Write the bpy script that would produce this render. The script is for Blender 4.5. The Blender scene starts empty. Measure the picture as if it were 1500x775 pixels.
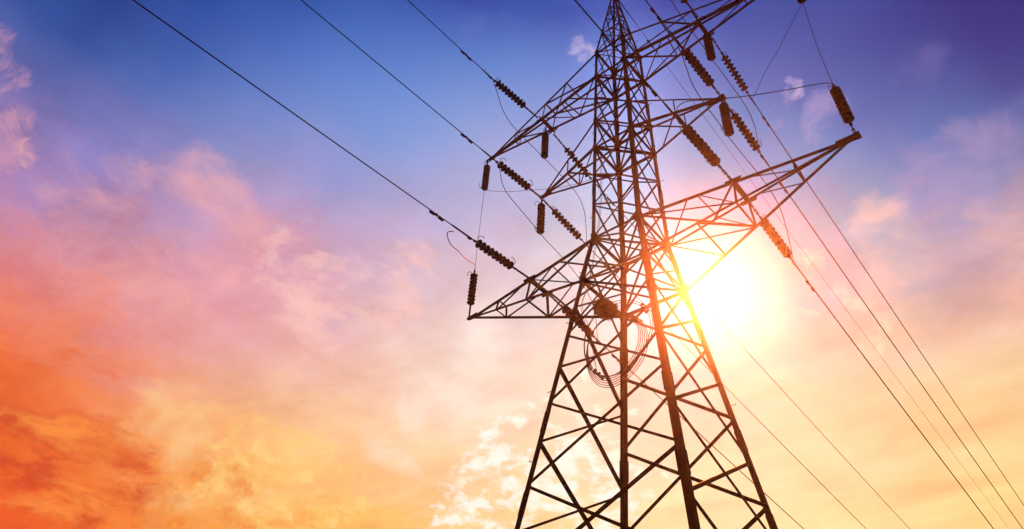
import bpy, math, random
from mathutils import Vector, Matrix
random.seed(7)
S = bpy.context.scene
COL = S.collection
V = Vector
GZ = 13.65            # height of the lower arm root above the ground

# ---------------------------------------------------------------- materials
def mat(name, build):
    m = bpy.data.materials.new(name); m.use_nodes = True
    nt = m.node_tree; b = nt.nodes['Principled BSDF']
    build(nt, b); return m

def noisy(c1, c2, scale, rough, metal=0.0, spec=0.25, bump=0.0):
    def f(nt, b):
        tc = nt.nodes.new('ShaderNodeTexCoord')
        n = nt.nodes.new('ShaderNodeTexNoise'); n.inputs['Scale'].default_value = scale
        n.inputs['Detail'].default_value = 5
        nt.links.new(tc.outputs['Object'], n.inputs['Vector'])
        r = nt.nodes.new('ShaderNodeValToRGB')
        r.color_ramp.elements[0].position = .35; r.color_ramp.elements[1].position = .68
        r.color_ramp.elements[0].color = (*c1, 1); r.color_ramp.elements[1].color = (*c2, 1)
        nt.links.new(n.outputs['Fac'], r.inputs['Fac']); nt.links.new(r.outputs['Color'], b.inputs['Base Color'])
        b.inputs['Roughness'].default_value = rough; b.inputs['Metallic'].default_value = metal
        b.inputs['Specular IOR Level'].default_value = spec
        if bump:
            bp = nt.nodes.new('ShaderNodeBump'); bp.inputs['Strength'].default_value = bump
            nt.links.new(n.outputs['Fac'], bp.inputs['Height']); nt.links.new(bp.outputs['Normal'], b.inputs['Normal'])
    return f

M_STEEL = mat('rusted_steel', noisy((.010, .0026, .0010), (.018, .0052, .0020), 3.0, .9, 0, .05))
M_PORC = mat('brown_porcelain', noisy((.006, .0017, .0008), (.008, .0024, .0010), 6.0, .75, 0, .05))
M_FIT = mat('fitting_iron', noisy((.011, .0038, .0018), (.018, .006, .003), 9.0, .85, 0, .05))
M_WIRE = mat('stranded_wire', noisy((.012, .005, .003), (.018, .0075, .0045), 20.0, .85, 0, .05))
M_TWIG = mat('dry_twigs', noisy((.016, .007, .003), (.028, .012, .006), 8.0, .95, 0, .05))
M_CONC = mat('concrete', noisy((.25, .24, .22), (.36, .35, .32), 4.0, .9, 0, .2, .2))
M_SOIL = mat('dry_grass_soil', noisy((.035, .045, .018), (.085, .075, .035), .6, .95, 0, .1, .3))

# ---------------------------------------------------------------- mesh builder
class MB:
    def __init__(s): s.v = []; s.f = []; s.smooth = []
    def add(s, vs, fs, sm=False):
        o = len(s.v); s.v += [tuple(v) for v in vs]
        s.f += [tuple(i + o for i in f) for f in fs]; s.smooth += [sm] * len(fs)
    def angle(s, p0, p1, n, w, t=None, flip=False):
        """rolled steel angle from p0 to p1; one flange lies in the plane with normal n, the other stands along -n"""
        p0 = V(p0); p1 = V(p1); d = (p1 - p0).normalized(); n = V(n)
        n = (n - d * n.dot(d)).normalized(); u = d.cross(n)
        if flip: u = -u
        t = t or max(.007, w * .11)
        pr = [(-w / 2, 0), (w / 2, 0), (w / 2, -t), (-w / 2 + t, -t), (-w / 2 + t, -w), (-w / 2, -w)]
        vs = [p0 + u * a + n * b for a, b in pr] + [p1 + u * a + n * b for a, b in pr]
        fs = [(i, (i + 1) % 6, 6 + (i + 1) % 6, 6 + i) for i in range(6)] + [(0, 1, 2, 3), (0, 3, 4, 5), (9, 8, 7, 6), (11, 10, 9, 6)]
        s.add(vs, fs)
    def leg(s, p0, p1, d1, d2, w0, w1, t):
        """corner angle whose heel follows p0-p1, flanges along d1 and d2"""
        p0 = V(p0); p1 = V(p1); d1 = V(d1); d2 = V(d2); vs = []
        for p, w in ((p0, w0), (p1, w1)):
            vs += [p, p + d1 * w, p + d1 * w + d2 * t, p + d1 * t + d2 * t, p + d1 * t + d2 * w, p + d2 * w]
        fs = [(i, (i + 1) % 6, 6 + (i + 1) % 6, 6 + i) for i in range(6)] + [(0, 1, 2, 3), (0, 3, 4, 5), (9, 8, 7, 6), (11, 10, 9, 6)]
        s.add(vs, fs)
    def plate(s, c, u, w, n, t, pts):
        """flat plate: 2D outline pts in axes u,w at c, thickness t along n"""
        c = V(c); u = V(u); w = V(w); n = V(n); k = len(pts)
        vs = [c + u * a + w * b + n * t / 2 for a, b in pts] + [c + u * a + w * b - n * t / 2 for a, b in pts]
        s.add(vs, [tuple(range(k)), tuple(range(2 * k - 1, k - 1, -1))] + [(i, i + k, (i + 1) % k + k, (i + 1) % k) for i in range(k)])
    def tube(s, pts, r, n=6, caps=True):
        pts = [V(p) for p in pts]; k = len(pts); vs = []; up = V((0, 0, 1))
        rr = r if isinstance(r, (list, tuple)) else [r] * k
        t = (pts[1] - pts[0]).normalized()
        u = t.cross(up if abs(t.z) < .95 else V((1, 0, 0))).normalized()
        for i in range(k):
            t = (pts[min(i + 1, k - 1)] - pts[max(i - 1, 0)]).normalized()
            u = (u - t * u.dot(t)).normalized(); w = t.cross(u)
            vs += [pts[i] + (u * math.cos(a) + w * math.sin(a)) * rr[i] for a in [2 * math.pi * j / n for j in range(n)]]
        fs = [(i * n + j, i * n + (j + 1) % n, (i + 1) * n + (j + 1) % n, (i + 1) * n + j) for i in range(k - 1) for j in range(n)]
        if caps: fs += [tuple(range(n - 1, -1, -1)), tuple((k - 1) * n + j for j in range(n))]
        s.add(vs, fs, True)
    def lathe(s, prof, n=20):
        """profile of (z, r) about local z"""
        vs = []
        for z, r in prof: vs += [(r * math.cos(2 * math.pi * j / n), r * math.sin(2 * math.pi * j / n), z) for j in range(n)]
        k = len(prof)
        fs = [(i * n + j, i * n + (j + 1) % n, (i + 1) * n + (j + 1) % n, (i + 1) * n + j) for i in range(k - 1) for j in range(n)]
        fs += [tuple(range(n - 1, -1, -1)), tuple((k - 1) * n + j for j in range(n))]
        s.add(vs, fs, True)
    def box(s, c, x, y, z, sx, sy, sz):
        c = V(c); x = V(x) * sx / 2; y = V(y) * sy / 2; z = V(z) * sz / 2
        vs = [c + x * a + y * b + z * e for e in (-1, 1) for b in (-1, 1) for a in (-1, 1)]
        s.add(vs, [(0, 2, 3, 1), (4, 5, 7, 6), (0, 1, 5, 4), (2, 6, 7, 3), (0, 4, 6, 2), (1, 3, 7, 5)])
    def mesh(s, name, m):
        me = bpy.data.meshes.new(name); me.from_pydata(s.v, [], s.f); me.update()
        me.polygons.foreach_set('use_smooth', s.smooth); me.materials.append(m)
        return me
    def build(s, name, m, parent=None):
        return link(name, s.mesh(name, m), parent)

def link(name, data, parent=None):
    o = bpy.data.objects.new(name, data); COL.objects.link(o)
    if parent: o.parent = parent
    return o
def tag(o, label=None, cat=None, group=None, kind=None):
    for k, v in (('label', label), ('category', cat), ('group', group), ('kind', kind)):
        if v: o[k] = v
    return o
def smooth_path(pts, n=10):
    """Catmull-Rom through the points"""
    p = [V(a) for a in pts]; p = [p[0] * 2 - p[1]] + p + [p[-1] * 2 - p[-2]]; out = []
    for i in range(1, len(p) - 2):
        a, b, c, d = p[i - 1], p[i], p[i + 1], p[i + 2]
        for k in range(n):
            t = k / n
            out.append(.5 * (2 * b + (c - a) * t + (2 * a - 5 * b + 4 * c - d) * t * t + (3 * b - a - 3 * c + d) * t ** 3))
    out.append(p[-2]); return out
def up(p): return V((p[0], p[1], p[2] + GZ))

# ---------------------------------------------------------------- tower geometry (metres, z from the lower arm root)
LOWB, LOWU, MIDB, MIDU, TOPB, TOPU, APEX = 0.0, 1.605, 5.512, 6.876, 9.384, 10.858, 15.15
BASE = -GZ + .25
def hw(z):
    if z <= LOWU: return 1.03 - .146 * z
    w = 1.03 - .146 * LOWU
    if z <= TOPU: return w - .0208 * (z - LOWU)
    w -= .0208 * (TOPU - LOWU)
    return w + (.075 - w) * (z - TOPU) / (APEX - TOPU)
def corner(sx, sy, z): w = hw(z); return V((sx * w, sy * w, z + GZ))

tower = link('transmission_tower', None)
tag(tower, 'tall rusty brown steel lattice tower with six cross arms carrying the power lines', 'pylon')

# legs
LEGS = {}
for sx, sy in ((-1, -1), (1, -1), (-1, 1), (1, 1)):
    m = MB(); d1 = (-sx, 0, 0); d2 = (0, -sy, 0)
    for z0, z1, w0, w1 in ((BASE, -9.2, .15, .15), (-9.2, LOWB, .142, .142), (LOWB, LOWU, .128, .128), (LOWU, MIDB, .118, .118), (MIDB, TOPU, .105, .105), (TOPU, APEX, .08, .06)):
        m.leg(corner(sx, sy, z0), corner(sx, sy, z1), d1, d2, w0, w1, .014)
    for z in (-9.2, -6.2, -4.25, -1.2, 1.0, 3.6, 7.9):        # bolted splice angles proud of the heel
        o = V((sx * .008, sy * .008, 0)); w = .17 if z < 0 else .135
        m.leg(corner(sx, sy, z - .26) + o, corner(sx, sy, z + .26) + o, d1, d2, w, w, .010)
        for k in range(4):
            for ax in (0, 1):
                h = corner(sx, sy, z - .2 + k * .13) + o
                d = V((-sx, 0, 0)) if ax == 0 else V((0, -sy, 0)); n = V((0, sy, 0)) if ax == 0 else V((sx, 0, 0))
                c = h + d * w * .55
                m.box(c + n * .008, (1, 0, 0), (0, 1, 0), (0, 0, 1), .03, .03, .03)
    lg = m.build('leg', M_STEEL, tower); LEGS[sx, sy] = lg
    if (sx, sy) in ((-1, -1), (1, 1)):                         # climbing bolts, in pairs, on two of the legs
        z = -11.0; k = 0
        while z < 13.6:
            c = corner(sx, sy, z); d = V((-sx, 0, 0)) if k % 2 else V((0, -sy, 0)); n = V((0, sy, 0)) if k % 2 else V((sx, 0, 0))
            if k % 5 == 0:
                b = MB(); b.tube([c + d * .05 - n * .02, c + d * .05 + n * .13, c + d * .05 + n * .131, c + d * .05 + n * .145], [.008, .008, .016, .016], 6)
                b.build('step_bolt', M_FIT, lg)
            z += .38; k += 1
    f = MB(); c = corner(sx, sy, BASE); c.z = 0
    f.box(c + V((-sx * .05, -sy * .05, .1)), (1, 0, 0), (0, 1, 0), (0, 0, 1), 1.1, 1.1, .5); f.build('footing', M_CONC, lg)

# body faces
FACES = (((-1, -1), (1, -1), (0, -1, 0)), ((1, 1), (-1, 1), (0, 1, 0)), ((1, -1), (1, 1), (1, 0, 0)), ((-1, 1), (-1, -1), (-1, 0, 0)))
FRONT = [-13.2, -10.6, -8.1, -5.80, -3.746, -1.784, LOWB, LOWU, 2.95, 4.25, MIDB, MIDU, 8.15, TOPB, TOPU, 12.2, 13.4, 14.4]
SIDE = [-11.9, -9.3, -6.842, -4.777, -2.774, -.909, .75, LOWU, 2.95, 4.25, MIDB, MIDU, 8.15, TOPB, TOPU, 12.2, 13.4, 14.4]
HORIZ = [LOWB, LOWU, MIDB, MIDU, TOPB, TOPU, 12.2]
for fi, (a, b, n) in enumerate(FACES):
    n = V(n); m = MB()
    def fp(s, z, off): return corner(s[0], s[1], z) - n * off
    def inset(p, q, k): d = (q - p).normalized(); return p + d * k, q - d * k
    for z in HORIZ:
        p, q = inset(fp(a, z, .017), fp(b, z, .017), .02); m = MB(); m.angle(p, q, n, .075 if z < 12 else .05)
        m.build('horizontal_strut', M_STEEL, tower)
    # gusset plates where the arms meet the legs
    for z in (LOWB, LOWU, MIDB, MIDU, TOPB, TOPU):
        for s_, o_ in ((a, b), (b, a)):
            c = fp(s_, z, .004); u = (corner(o_[0], o_[1], z) - corner(s_[0], s_[1], z)).normalized(); w = V((0, 0, 1))
            k = .9 if z in (LOWB, LOWU) else .7
            m = MB(); m.plate(c + n * .012, u, w, n, .010, [(-.02 * k, -.2 * k), (.13 * k, -.22 * k), (.24 * k, -.05 * k), (.22 * k, .1 * k), (.12 * k, .2 * k), (-.02 * k, .2 * k)])
            m.build('gusset_plate', M_STEEL, LEGS[s_])
    lv = FRONT if fi < 2 else SIDE
    for i in range(len(lv) - 1):
        z0, z1 = lv[i], lv[i + 1]
        w = .078 if z1 < -5 else .064 if z1 <= LOWB else .05 if z1 < TOPU else .038
        for k, (s0, s1) in enumerate(((a, b), (b, a))):
            g = MB()
            wk = w * (1.2 if (k == 0 and z1 < 0) else .9)
            p, q = inset(fp(s0, z0, .017 + .012 * k), fp(s1, z1, .017 + .012 * k), .03)
            g.angle(p, q, n, wk, flip=bool(k))
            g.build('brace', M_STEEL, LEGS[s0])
# horizontal diaphragms inside the body
for z in (LOWB, LOWU, MIDB, TOPB):
    for s_ in (-1, 1):
        m = MB(); m.angle(corner(-1, -s_, z) + V((.04, s_ * .04, .03 + .015 * s_)), corner(1, s_, z) + V((-.04, -s_ * .04, .03 + .015 * s_)), (0, 0, 1), .05)
        m.build('plan_brace', M_STEEL, tower)
# peak cap and earth-wire bracket
m = MB()
m.box((0, 0, APEX + GZ - .02), (1, 0, 0), (0, 1, 0), (0, 0, 1), .22, .3, .10)
m.plate((0, 0, APEX + GZ + .10), (0, 1, 0), (0, 0, 1), (1, 0, 0), .02, [(-.22, -.1), (.22, -.1), (.1, .12), (-.1, .12)])
m.build('peak_cap', M_STEEL, tower)

# ---------------------------------------------------------------- cross arms
ARMW = {'low': (LOWU, LOWB, 6.29, 1.605), 'mid': (MIDU, MIDB, 3.388, 5.512), 'top': (TOPU, TOPB, 6.295, 9.40)}
CHW = {'low': dict(FU=.112, BU=.046, FB=.044, BB=.10), 'mid': dict(FU=.062, BU=.05, FB=.072, BB=.082), 'top': dict(FU=.066, BU=.058, FB=.082, BB=.094)}
def arm(kind, sx):
    zu, zb, tip, tz = ARMW[kind]
    T = V((sx * tip, 0, tz + GZ))
    def pt(ch, t):
        sy = -1 if ch[0] == 'F' else 1
        a = corner(sx, sy, zu if ch[1] == 'U' else zb); return a.lerp(T, t)
    m = MB()
    for ch in ('FU', 'BU', 'FB', 'BB'):
        sy = -1 if ch[0] == 'F' else 1; sz = 1 if ch[1] == 'U' else -1
        p = pt(ch, .0); q = pt(ch, .985)
        n = V((0, sy, 0))
        w = CHW[kind][ch]
        # heel at the outer corner of the arm: flanges along +-y and +-z
        m.leg(p, q, (0, -sy, 0), (0, 0, -sz), w, w * .9, .010)
    # plates at the arm tip
    hz = .10
    for sy in (-1, 1):
        m.plate(T + V((-sx * .05, sy * .045, 0)), (sx, 0, 0), (0, 0, 1), (0, 1, 0), .012,
                [(-.42, -.05), (.09, -.07), (.12, .06), (-.42, .09)] if sx > 0 else [(-.36, -.04), (.03, -.045), (.05, .035), (-.36, .07)])
    tb = 1 if sx > 0 else .55
    m.box(T + V((sx * .03 * tb, 0, 0)), (1, 0, 0), (0, 1, 0), (0, 0, 1), .12 * tb, .16 * tb, .11 * tb)
    flat = 'U' if kind == 'low' else 'B'; other = 'B' if kind == 'low' else 'U'
    if kind != 'mid':
        # the yoke plates carrying the strings and hanging insulators
        for ch in ('F' + flat, 'B' + flat):
            c = pt(ch, .463); sy = -1 if ch[0] == 'F' else 1
            m.plate(c + V((0, sy * .02, 0)), (sx, 0, 0), (0, 0, 1), (0, 1, 0), .012, [(-.2, -.09), (.2, -.09), (.25, .04), (-.22, .06)])
            m.plate(c + V((0, sy * .07, -.02)), (0, 1, 0), (0, 0, 1), (1, 0, 0), .016, [(-.08, -.05), (.08, -.05), (.08, .04), (-.08, .04)])
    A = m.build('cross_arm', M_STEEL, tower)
    def br(c0, t0, c1, t1, w=.042, off=0.0, n=None):
        p = pt(c0, t0); q = pt(c1, t1); d = (q - p)
        if n is None:
            if c0[1] == c1[1]: n = (0, 0, 1 if c0[1] == 'U' else -1)
            elif c0[0] == c1[0]: n = (0, -1 if c0[0] == 'F' else 1, 0)
            else: n = (sx, 0, 0)
        nn = V(n)
        p = p - nn * (.012 + off); q = q - nn * (.012 + off)
        g = MB(); g.angle(p, q, n, w); g.build('brace', M_STEEL, A)
    if kind == 'mid':
        br('FB', .49, 'BB', .49, .05); br('FB', .49, 'BB', .10, .045, .012); br('FB', .0, 'BB', .49, .035, .024)
        br('FU', .49, 'FB', .49, .03)
        br('BU', .49, 'BB', .49, .03)
        return A, pt
    F, B = 'F' + flat, 'B' + flat; G, H = 'F' + other, 'B' + other
    y = .463
    for k in (-1, 1):                                            # double yoke channel between the two string points
        p = pt(F, y) + V((k * .06, 0, -.03)); q = pt(B, y) + V((k * .06, 0, -.03))
        g = MB(); g.angle(p, q, (k, 0, 0), .085, .012); g.build('yoke_beam', M_STEEL, A)
    # top / bottom face with the yoke
    br(F, 0, B, .262, .045); br(B, .262, F, y, .045, .012); br(F, .243, B, 0, .04, .024); br(F, .29, B, .30, .03, .02)
    # the other horizontal face
    br(G, .25, H, .445, .05); br(G, .25, H, .25, .04, .012); br(G, .44, H, .44, .045)
    if kind == 'top': br(F, .27, B, .25, .036, .03)
    # vertical faces
    for f0, g0 in ((F, G), (B, H)):
        br(f0, y, g0, .442, .048); br(f0, 0, g0, .442, .046, .012)
        br(f0, .73, g0, .722, .045); br(f0, .51, g0, .722, .036, .012)
        if kind == 'low' and f0[0] == 'B': br(f0, .0, g0, .25, .036, .02)
        if kind == 'low': br(f0, .288, g0, .442, .03, .024)
    br(F, .73, B, .73, .035); br(G, .722, H, .722, .03)
    if kind == 'top' and sx > 0:                                 # plate bolted under the arm
        d = (pt('BU', 1) - pt('BU', 0)).normalized(); c = pt('BU', .2) + V((0, -.06, -.08)); q = d.cross(V((0, 1, 0))).normalized()
        g = MB(); g.plate(c, d, q, (0, 1, 0), .008, [(-.24, -.07), (.2, -.09), (.24, .07), (-.2, .09)]); g.build('plate', M_STEEL, A)
    return A, pt
ARMS = {}
for k in ('low', 'mid', 'top'):
    for sx in (-1, 1): ARMS[k, sx] = arm(k, sx)

# ---------------------------------------------------------------- insulator strings
def disc_mesh():
    m = MB()
    m.lathe([(0, .012), (.004, .045), (.03, .052), (.058, .05), (.066, .075), (.083, .112), (.105, .133), (.118, .136), (.124, .128),
             (.112, .112), (.122, .098), (.108, .082), (.120, .066), (.104, .05), (.108, .02), (.172, .014)], 20)
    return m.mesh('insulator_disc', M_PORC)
DISC = disc_mesh()
def horn_mesh(flip):
    m = MB(); s = -1 if flip else 1
    m.tube(smooth_path([(0, .02, 0), (0, .09, .0), (0, .17, -.03 * s), (0, .235, .06 * s), (.0, .25, .15 * s), (.015, .215, .19 * s)], 5), .0095, 6)
    return m.mesh('arcing_horn', M_FIT)
HORN_A, HORN_B = horn_mesh(False), horn_mesh(True)
def chain_mesh(L):
    """shackle, links and ball-socket between a plate and the first disc, along local z"""
    m = MB(); z = 0.0
    k = max(2, round(L / .16)); step = L / k
    for i in range(k):
        a = z + i * step; r = .022; rot = i % 2
        P = [(math.cos(t) * r, 0, a + step / 2 - math.sin(t) * (step / 2 + .012)) for t in [2 * math.pi * j / 10 for j in range(11)]]
        if rot: P = [(0, x, c) for x, _, c in P]
        m.tube(P, .015, 6, False)
        m.tube([(-.04, 0, a + .012), (.04, 0, a + .012)], .019, 6)
    m.tube([(0, 0, L - .12), (0, 0, L)], [.025, .034], 8)
    return m.mesh('link_chain', M_FIT)
CH = {}
def string(p0, p1, z0, n, pitch, label, group, tail=.12, tilt=0.0, horns=(1, 1)):
    """p0 plate point, p1 line point; first disc starts z0 metres from p0"""
    p0 = up(p0); p1 = up(p1); d = (p1 - p0); L = d.length; d.normalize()
    ref = V((0, 0, 1)) if abs(d.z) < .8 else V((0, -1, 0))
    y = (ref - d * ref.dot(d)).normalized(); x = y.cross(d)
    r = link('insulator_string', None); r.matrix_world = Matrix(((x.x, y.x, d.x, p0.x), (x.y, y.y, d.y, p0.y), (x.z, y.z, d.z, p0.z), (0, 0, 0, 1)))
    tag(r, label, 'insulator', group)
    key = round(z0, 2)
    if key not in CH: CH[key] = chain_mesh(z0)
    c = link('link_chain', CH[key], r)
    for i in range(n):
        o = link('insulator_disc', DISC, r); o.location = (random.uniform(-.004, .004), random.uniform(-.004, .004), z0 + i * pitch)
        o.scale = (1, 1, pitch / .172); o.rotation_euler = (random.uniform(-.03, .03), random.uniform(-.03, .03), random.uniform(0, 6))
    e = z0 + n * pitch
    if horns[0]: h = link('arcing_horn', HORN_A, r); h.location = (0, 0, z0 - .01); h.rotation_euler = (0, 0, random.uniform(-.5, .5) + tilt)
    if horns[1]: h = link('arcing_horn', HORN_B, r); h.location = (0, 0, e + .02); h.rotation_euler = (0, 0, random.uniform(-.5, .5) + tilt)
    if L - e > .05:
        key = 't%.2f' % (L - e)
        if key not in CH:
            m = MB(); m.tube([(0, 0, -.01), (0, 0, L - e)], .017, 8); m.box((0, 0, (L - e) * .45), (1, 0, 0), (0, 1, 0), (0, 0, 1), .07, .035, .09)
            m.tube([(-.05, 0, (L - e) * .45), (.05, 0, (L - e) * .45)], .012, 6)
            CH[key] = m.mesh('socket_clevis', M_FIT)
        o = link('socket_clevis', CH[key], r); o.location = (0, 0, e)
    return r

G_T = 'insulator strings holding the power lines'
G_H = 'insulator strings steadying the jumper wires'
SIDEN = {-1: 'left', 1: 'right'}
zt = {'low': 1.60, 'mid': 5.50, 'top': 9.36}
for sx in (-1, 1):
    x = 3.33 * sx
    for k in ('low', 'mid', 'top'):
        for dr in (-1, 1):
            z = zt[k]; y0 = .5 if k != 'mid' else .1
            zs = z - .02; ye = 3.02 if k != 'mid' else 2.46
            ze = {'low': 1.33, 'mid': 5.24, 'top': 8.95}[k]
            xx = x if k != 'mid' else 3.385 * sx
            way = ('near the camera side of' if dr < 0 else 'beyond')
            nm = {'low': 'lower', 'mid': 'short middle', 'top': 'upper'}[k]
            if dr < 0:
                lab = 'brown disc insulator string pulled overhead from the %s %s cross arm' % (SIDEN[sx], nm)
            else:
                lab = 'brown disc insulator string pulled away into the distance from the %s %s cross arm' % (SIDEN[sx], nm)
            hz = .75 if k != 'mid' else .55
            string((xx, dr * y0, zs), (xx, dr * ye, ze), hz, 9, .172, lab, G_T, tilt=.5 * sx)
for sx in (-1, 1):
    string((3.33 * sx, 0, 9.28), (3.33 * sx, 0, 7.52), .36, 9, .148, 'upright brown insulator string hanging under the middle of the %s upper cross arm' % SIDEN[sx], G_H)
    string((3.37 * sx, 0, 5.44), (3.37 * sx, 0, 3.78), .24, 9, .148, 'upright brown insulator string hanging under the tip of the %s short middle arm' % SIDEN[sx], G_H)
    xt = 6.28 * sx
    string((xt, 0, 9.34), (xt, 0, 7.68), .22, 9, .148, 'upright brown insulator string hanging under the tip of the %s upper cross arm' % SIDEN[sx], G_H)
    xe = -6.28 if sx < 0 else 6.22
    string((xt, 0, 1.70), (xe, 0, 3.78), .46, 9, .148, 'upright brown insulator string standing above the tip of the %s lower cross arm' % SIDEN[sx], G_H)

# ---------------------------------------------------------------- power lines with their dead-end clamps and dampers
G_W = 'power lines strung to the tower'
def profile(y0, z0, y, s=.085): d = abs(y - y0); return z0 - s * d + s / 280 * d * d
def damper(x, y, z, sl, lab, dr):
    r = link('vibration_damper', None); r.location = up((x, y, z))
    r.rotation_euler = (math.atan(sl), 0, 0)
    tag(r, lab, 'damper', 'vibration dampers on the power lines')
    for s in (-1, 1):
        m = MB(); m.tube([(0, s * .06, -.055), (0, s * .085, -.055), (0, s * .24, -.055), (0, s * .255, -.055)], [.02, .038, .042, .025], 8)
        m.build('weight', M_FIT, r)
    m = MB(); m.tube([(0, -.07, -.055), (0, .07, -.055)], .009, 6); m.box((0, 0, -.022), (1, 0, 0), (0, 1, 0), (0, 0, 1), .035, .05, .09)
    m.build('clamp', M_FIT, r)
for sx in (-1, 1):
    for k in ('low', 'mid', 'top'):
        for dr in (-1, 1):
            x = (3.385 if k == 'mid' else 3.33) * sx
            y0 = (2.46 if k == 'mid' else 3.02); z0 = {'low': 1.33, 'mid': 5.24, 'top': 8.95}[k]
            far = 62 if dr < 0 else 260
            ys = [y0 + (far - y0) * (i / 60) ** 1.7 for i in range(61)]
            m = MB(); m.tube([up((x, dr * y, profile(y0, z0, y))) for y in ys], .0155 if dr < 0 else .019, 6)
            nm = {'low': 'lower', 'mid': 'middle', 'top': 'upper'}[k]
            w = m.build('power_line', M_WIRE)
            tag(w, ('dark cable running overhead towards the camera from the %s %s arm' if dr < 0 else 'dark cable sloping down into the distance from the %s %s arm') % (SIDEN[sx], nm), 'power line', G_W)
            ln = .72 if (k == 'low' and dr < 0) else .45
            m = MB(); m.tube([up((x, dr * y0, z0)), up((x, dr * (y0 + .08), profile(y0, z0, y0 + .08))), up((x, dr * (y0 + ln), profile(y0, z0, y0 + ln))), up((x, dr * (y0 + ln + .12), profile(y0, z0, y0 + ln + .12)))], [.03, .027, .025, .017], 8)
            m.box(up((x, dr * (y0 + .10), profile(y0, z0, y0 + .1) - .03)), (1, 0, 0), (0, 1, 0), (0, 0, 1), .05, .12, .06)
            m.build('dead_end_clamp', M_FIT, w)
            yd = {('low', -1): 4.4, ('mid', -1): 3.72, ('top', -1): 4.35, ('low', 1): 4.2, ('mid', 1): 4.0, ('top', 1): 4.3}[k, dr]
            if k == 'top' and sx > 0 and dr < 0: continue          # above the frame
            damper(x, dr * yd, profile(y0, z0, yd), .085 * (-dr), 'small two weight damper clipped under the %s cable %s' % (SIDEN[sx] + ' ' + nm, 'running overhead' if dr < 0 else 'leaving into the distance'), dr)
# earth wire from the peak
for dr in (1,):
    far = 62 if dr < 0 else 260
    ys = [.2 + (far - .2) * (i / 60) ** 1.7 for i in range(61)]
    z0 = 15.28
    m = MB(); m.tube([up((0, dr * y, profile(.2, z0, y, .075))) for y in ys], .0105, 6)
    w = m.build('earth_wire', M_WIRE); tag(w, 'thin earth wire leaving the tower peak %s' % ('overhead towards the camera' if dr < 0 else 'down into the distance'), 'earth wire', 'earth wires at the tower peak')
    m = MB(); m.tube([up((0, dr * .2, z0)), up((0, dr * .5, z0 - .025)), up((0, dr * 1.6, profile(.2, z0, 1.6, .075)))], [.03, .026, .014], 8)
    m.tube([up((0, dr * .62, z0 - .03)), up((0, dr * .95, z0 - .13)), up((.01, dr * 1.3, z0 - .12))], .007, 6)
    m.build('dead_end_clamp', M_FIT, w)
    damper(0, dr * 2.75, profile(.2, z0, 2.75, .075), .075 * (-dr), 'small damper on the thin earth wire %s' % ('running overhead' if dr < 0 else 'just past the tower peak'), dr)

# ---------------------------------------------------------------- jumper wires (this tower swaps the phases over)
G_J = 'jumper wires looping around the cross arms'
def jumper(pts, lab, r=.0125, name='jumper_wire', grp=G_J, n=8):
    m = MB(); m.tube(smooth_path([up(p) for p in pts], n), r, 6)
    return tag(m.build(name, M_WIRE), lab, 'jumper wire', grp)
for sx in (-1, 1):
    x = 3.33 * sx; s = SIDEN[sx]
    if sx < 0:
        a = [(x, -2.98, 8.92), (x, -2.68, 8.44), (x, -2.36, 7.9), (x, -1.86, 7.6), (x, -1.11, 7.52), (x, -.03, 7.5), (x, 1.0, 7.46), (x, 1.76, 7.36), (x, 2.19, 7.15), (x, 2.45, 6.72), (x, 2.54, 6.08), (x, 2.56, 5.25)]
        b = [(x, -2.5, 5.2), (x, -2.21, 4.97), (x, -2.03, 4.46), (x, -1.7, 4.2), (x, -1.15, 4.05), (x, -.02, 3.76), (x, .3, 3.68), (x, 1.03, 3.58), (x, 2.1, 3.28), (x, 2.85, 2.7), (x, 3.05, 2.07), (x, 3.11, 1.3)]
    else:
        a = [(x, -3.0, 8.92), (x, -2.8, 8.4), (x, -2.43, 7.72), (x, -1.9, 7.55), (x, -.53, 7.56), (x, 0, 7.52), (x, .4, 7.58), (x, 1.98, 7.64), (x, 2.53, 7.45), (x, 2.75, 6.9), (x, 2.66, 6.0), (x, 2.56, 5.25)]
        b = [(x, -2.5, 5.2), (x, -2.3, 4.9), (x, -2.15, 4.51), (x, -1.8, 3.95), (x, -.33, 3.8), (x, 0, 3.76), (x, .64, 3.79), (x, 2.4, 3.9), (x, 3.2, 3.5), (x, 3.28, 2.4), (x, 3.12, 1.3)]
    jumper(a, 'slack jumper wire passing below the %s upper arm to the middle cable' % s)
    jumper(b, 'slack jumper wire passing below the %s middle arm to the lower cable' % s)
jumper([(-3.33, -3.72, 1.10), (-3.31, -3.95, .85), (-3.5, -3.62, .80), (-3.95, -2.9, 1.28), (-4.7, -1.98, 2.08), (-5.6, -.85, 3.12), (-6.1, -.2, 3.72), (-6.28, 0, 3.86)],
       'short drooping jumper wire between the left lower cable and the outer upright insulator', .0125)
jumper([(3.33, -3.2, 1.36), (3.36, -3.2, 1.7), (3.5, -3.04, 1.98), (3.69, -2.82, 2.12), (4.04, -2.42, 2.3), (4.65, -1.74, 2.68), (5.29, -1.02, 3.14), (6.0, -.2, 3.72), (6.14, -.03, 3.80), (6.22, 0, 3.72)],
       'jumper wire reaching from the right lower cable out to the outer upright insulator', .011)
jumper([(-6.28, 0, 3.78), (-6.29, 0, 5.2), (-6.28, 0, 7.70)], 'thin upright tie wire between the two outer insulators at far left', .008)
jumper([(6.22, 0, 3.78), (6.21, 0, 5.6), (6.28, 0, 7.70)], 'thin upright tie wire between the two outer insulators at far right', .009)
jumper([(-6.28, 0, 7.70), (-5.71, .57, 7.74), (-5.2, 1.06, 7.88), (-4.58, 1.67, 8.1), (-3.98, 2.24, 8.36), (-3.33, 2.95, 8.92)], 'thin jumper wire running inwards from the upper left outer insulator', .008)
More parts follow.
